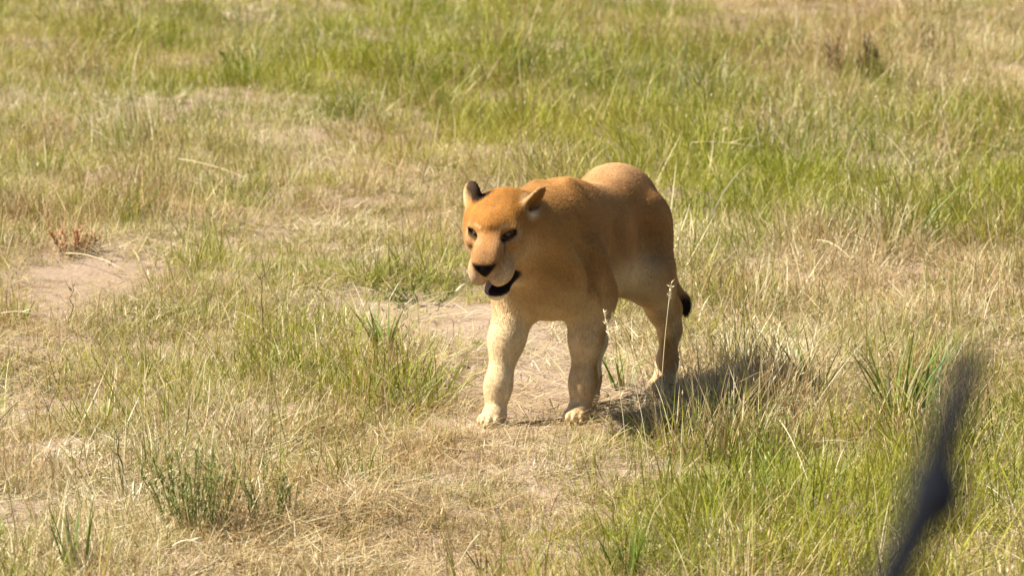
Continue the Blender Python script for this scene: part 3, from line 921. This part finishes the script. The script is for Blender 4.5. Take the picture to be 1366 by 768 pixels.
for k, (dx, dy, hh) in enumerate(((900, 592, .19), (928, 598, .25), (955, 590, .27), (982, 602, .28), (1012, 594, .28), (1040, 604, .27), (968, 612, .25), (914, 612, .21), (1068, 596, .24))):
    grass_tuft(dx, dy, 30, hh, .6, .0042, M_DRYT, 'dry straw-coloured grass tuft standing before the shadow of the lioness', 'dry_tuft', .07, 'dry tufts in front of the lioness shadow')
leafy_shrub(262, 715, 54, .29, .18, .021, M_SHRUB, 'small leafy olive green shrub in pale dry grass')
leafy_shrub(362, 702, 16, .22, .10, .020, M_SHRUB, 'tiny leafy green seedling beside the small olive shrub', 'leafy_seedling', 'seedling')
leafy_shrub(560, 398, 18, .11, .20, .020, M_SHRUB, 'grey-green low herb behind the bare soil by the lioness head', 'low_herb', 'herb')
leafy_shrub(340, 95, 16, .20, .30, .03, M_SHRUB, 'wide grey-green scrub plant in the far green grass', 'scrub_plant', 'scrub', 60)
leafy_shrub(1040, 75, 12, .22, .22, .03, M_SHRUB, 'dark green scrub plant beside the withered brown weeds', 'scrub_plant', 'scrub', 60)
leafy_shrub(1160, 124, 13, .32, .07, .045, M_BROWN, 'dark withered brown weed, the biggest of the dead weeds', 'withered_weed', 'weed', 30)
leafy_shrub(1112, 107, 8, .26, .07, .042, M_BROWN, 'withered brown weed between dark scrub and the biggest dead weed', 'withered_weed', 'weed', 24)
leafy_shrub(1238, 87, 8, .26, .07, .042, M_BROWN, 'small withered weed on the brown dry patch beyond the biggest dead weed', 'withered_weed', 'weed', 22)
leafy_shrub(98, 348, 14, .13, .12, .03, M_RUST, 'rusty orange dead herb at the edge of the bare pinkish soil', 'dead_herb', 'herb', 30)
straw_stalk((924, 190), (1012, 197), 'long pale straw stalk lying on green grass behind the lioness')
straw_stalk((238, 212), (330, 238), 'long pale straw stalk arched over dry grass left of the lioness')
straw_stalk((1040, 560), (1078, 642), 'bright cream straw stalk slanting down towards the near green grass', .02)
straw_stalk((640, 712), (612, 752), 'short cream straw stalk beside the lone green sprig', .01, z0=.04)
straw_stalk((1090, 320), (1135, 345), 'thick pale straw stalk bent across the straw-brown patch', .02)
straw_stalk((88, 338), (165, 360), 'pale straw stalk lying across the rusty dead herb', .02, z0=.05)
straw_stalk((565, 396), (640, 388), 'straight straw stalk lying at the far edge of the bare soil', .01, z0=.04)
straw_stalk((230, 728), (275, 730), 'pale straw stalk lying at the foot of the leafy shrub', .02)
straw_stalk((0, 418), (52, 420), 'pale straw stalk lying beside the short bluish tuft', .01, z0=.06)
seed_stem(838, 640, .53, .08, 2.2, 'pale fuzzy seed stem standing before the lioness left foreleg')
seed_stem(868, 640, .53, .10, 2.6, 'pale fuzzy seed stem leaning before the lioness belly')
seed_stem(880, 585, .50, .05, 1.2, 'tall pale seed stem standing before the lioness hind leg')
weed_stem(353, 462, .28, .08, 2.0, 'dark straight weed stem standing in dry grass left of the green tuft')
weed_stem(412, 425, .16, .35, .4, 'dark forked weed twig in pale dry straw')
weed_stem(1000, 545, .35, .10, 2.4, 'slim dark green weed stem right of the lioness hind leg', M_SHRUB)
weed_stem(1062, 545, .28, .45, 2.9, 'leaning grey-brown weed stem among dry grass near the leaning green tuft')
weed_stem(925, 600, .26, .12, 1.0, 'slim brown weed stem near the lioness hind foot')
weed_stem(165, 660, .24, .1, 2.8, 'dark slender weed stem in pale straw left of the leafy shrub')
weed_stem(92, 440, .17, .1, .3, 'small dark weed stem on the bare pinkish soil')

def clod(px, py, r, label):
    x, y = G(px, py)
    v, f = sphere(r, 9, 7)
    v = [(p[0] * 1.5 * random.uniform(.8, 1.2), p[1] * random.uniform(.8, 1.2), p[2] * .6 * random.uniform(.8, 1.2) + r * .45) for p in v]
    o = mesh_obj('earth_clod', v, f, simple_mat('dark_clod', (.05, .035, .022), .9, .2)); o.location = (x, y, 0)
    tag(o, label, 'clod')
clod(617, 495, .020, 'small dark clod of earth on the worn soil by the lioness foreleg')

# ------------------------------------------------------------------ bare sapling close to the viewer
def bare_sapling():
    Rh = 1.9
    def W(px, py):
        z = ray_z(py, Rh); sl = Rh * math.cos(R(PITCH)) + (CAM_Z - z) * math.sin(R(PITCH))
        return np.array(((px - 683) / FPX * sl, CAM_Y + Rh, z))
    pts = [(1180, 800), (1203, 745), (1226, 700), (1244, 660), (1250, 625), (1262, 580), (1280, 525), (1297, 482)]
    rp = [30, 29, 31, 35, 29, 27, 25, 17]
    P = [W(*p) for p in pts]; rr = [r * Rh / FPX for r in rp]
    b0 = P[0]
    base = np.array((b0[0] - .22, b0[1] + .04, -.05))
    root = empty('bare_sapling', (base[0], base[1], 0)); tag(root, 'bare dark grey sapling stem with a knobbly joint, standing out of focus', 'sapling')
    low = [base + (b0 - base) * np.array((t ** 1.6, t, t)) for t in np.linspace(0, 1, 9)[:-1]]
    path = [p - np.array((base[0], base[1], 0)) for p in low + P]
    rad = [.024 - .012 * t for t in np.linspace(0, 1, 9)[:-1]] + rr
    m, nt, N, L = new_mat('dark_bark')
    tc = N.new('ShaderNodeTexCoord').outputs['Object']
    c = ramp(nt, noise(nt, 45, 5, .65, tc), [(.3, (.006, .007, .010)), (.6, (.014, .016, .022)), (.85, (.05, .055, .065))])
    b = N.new('ShaderNodeBsdfPrincipled'); L.new(c, b.inputs['Base Color']); b.inputs['Roughness'].default_value = .85; b.inputs['Specular IOR Level'].default_value = .08
    bp = N.new('ShaderNodeBump'); bp.inputs['Distance'].default_value = .004; L.new(noise(nt, 90, 4, .6, tc), bp.inputs['Height']); L.new(bp.outputs[0], b.inputs['Normal'])
    o_ = N.new('ShaderNodeOutputMaterial'); L.new(b.outputs[0], o_.inputs[0])
    tube_obj('stem', path, rad, 12, m, root, (.5, .5, .5))
    kp = W(1244, 655) - np.array((base[0], base[1], 0))
    kv, kf = sphere(.0135, 14, 10)
    k = mesh_obj('knot', [(p[0] * 1.1 + .002, p[1], p[2] * 1.35) for p in kv], kf, m, root); k.location = kp
    kv, kf = sphere(.0070, 12, 8)
    k2 = mesh_obj('knot', [(p[0], p[1], p[2] * 1.3) for p in kv], kf, m, root); k2.location = W(1293, 492) - np.array((base[0], base[1], 0))
    e = W(1322, 448) - np.array((base[0], base[1], 0)); s0 = path[-1]
    tube_obj('twig', [s0, (s0 + e) / 2 + np.array((-.002, 0, .002)), e], [.0035, .0022, .0008], 8, m, root, (.5, .5, .5))
bare_sapling()
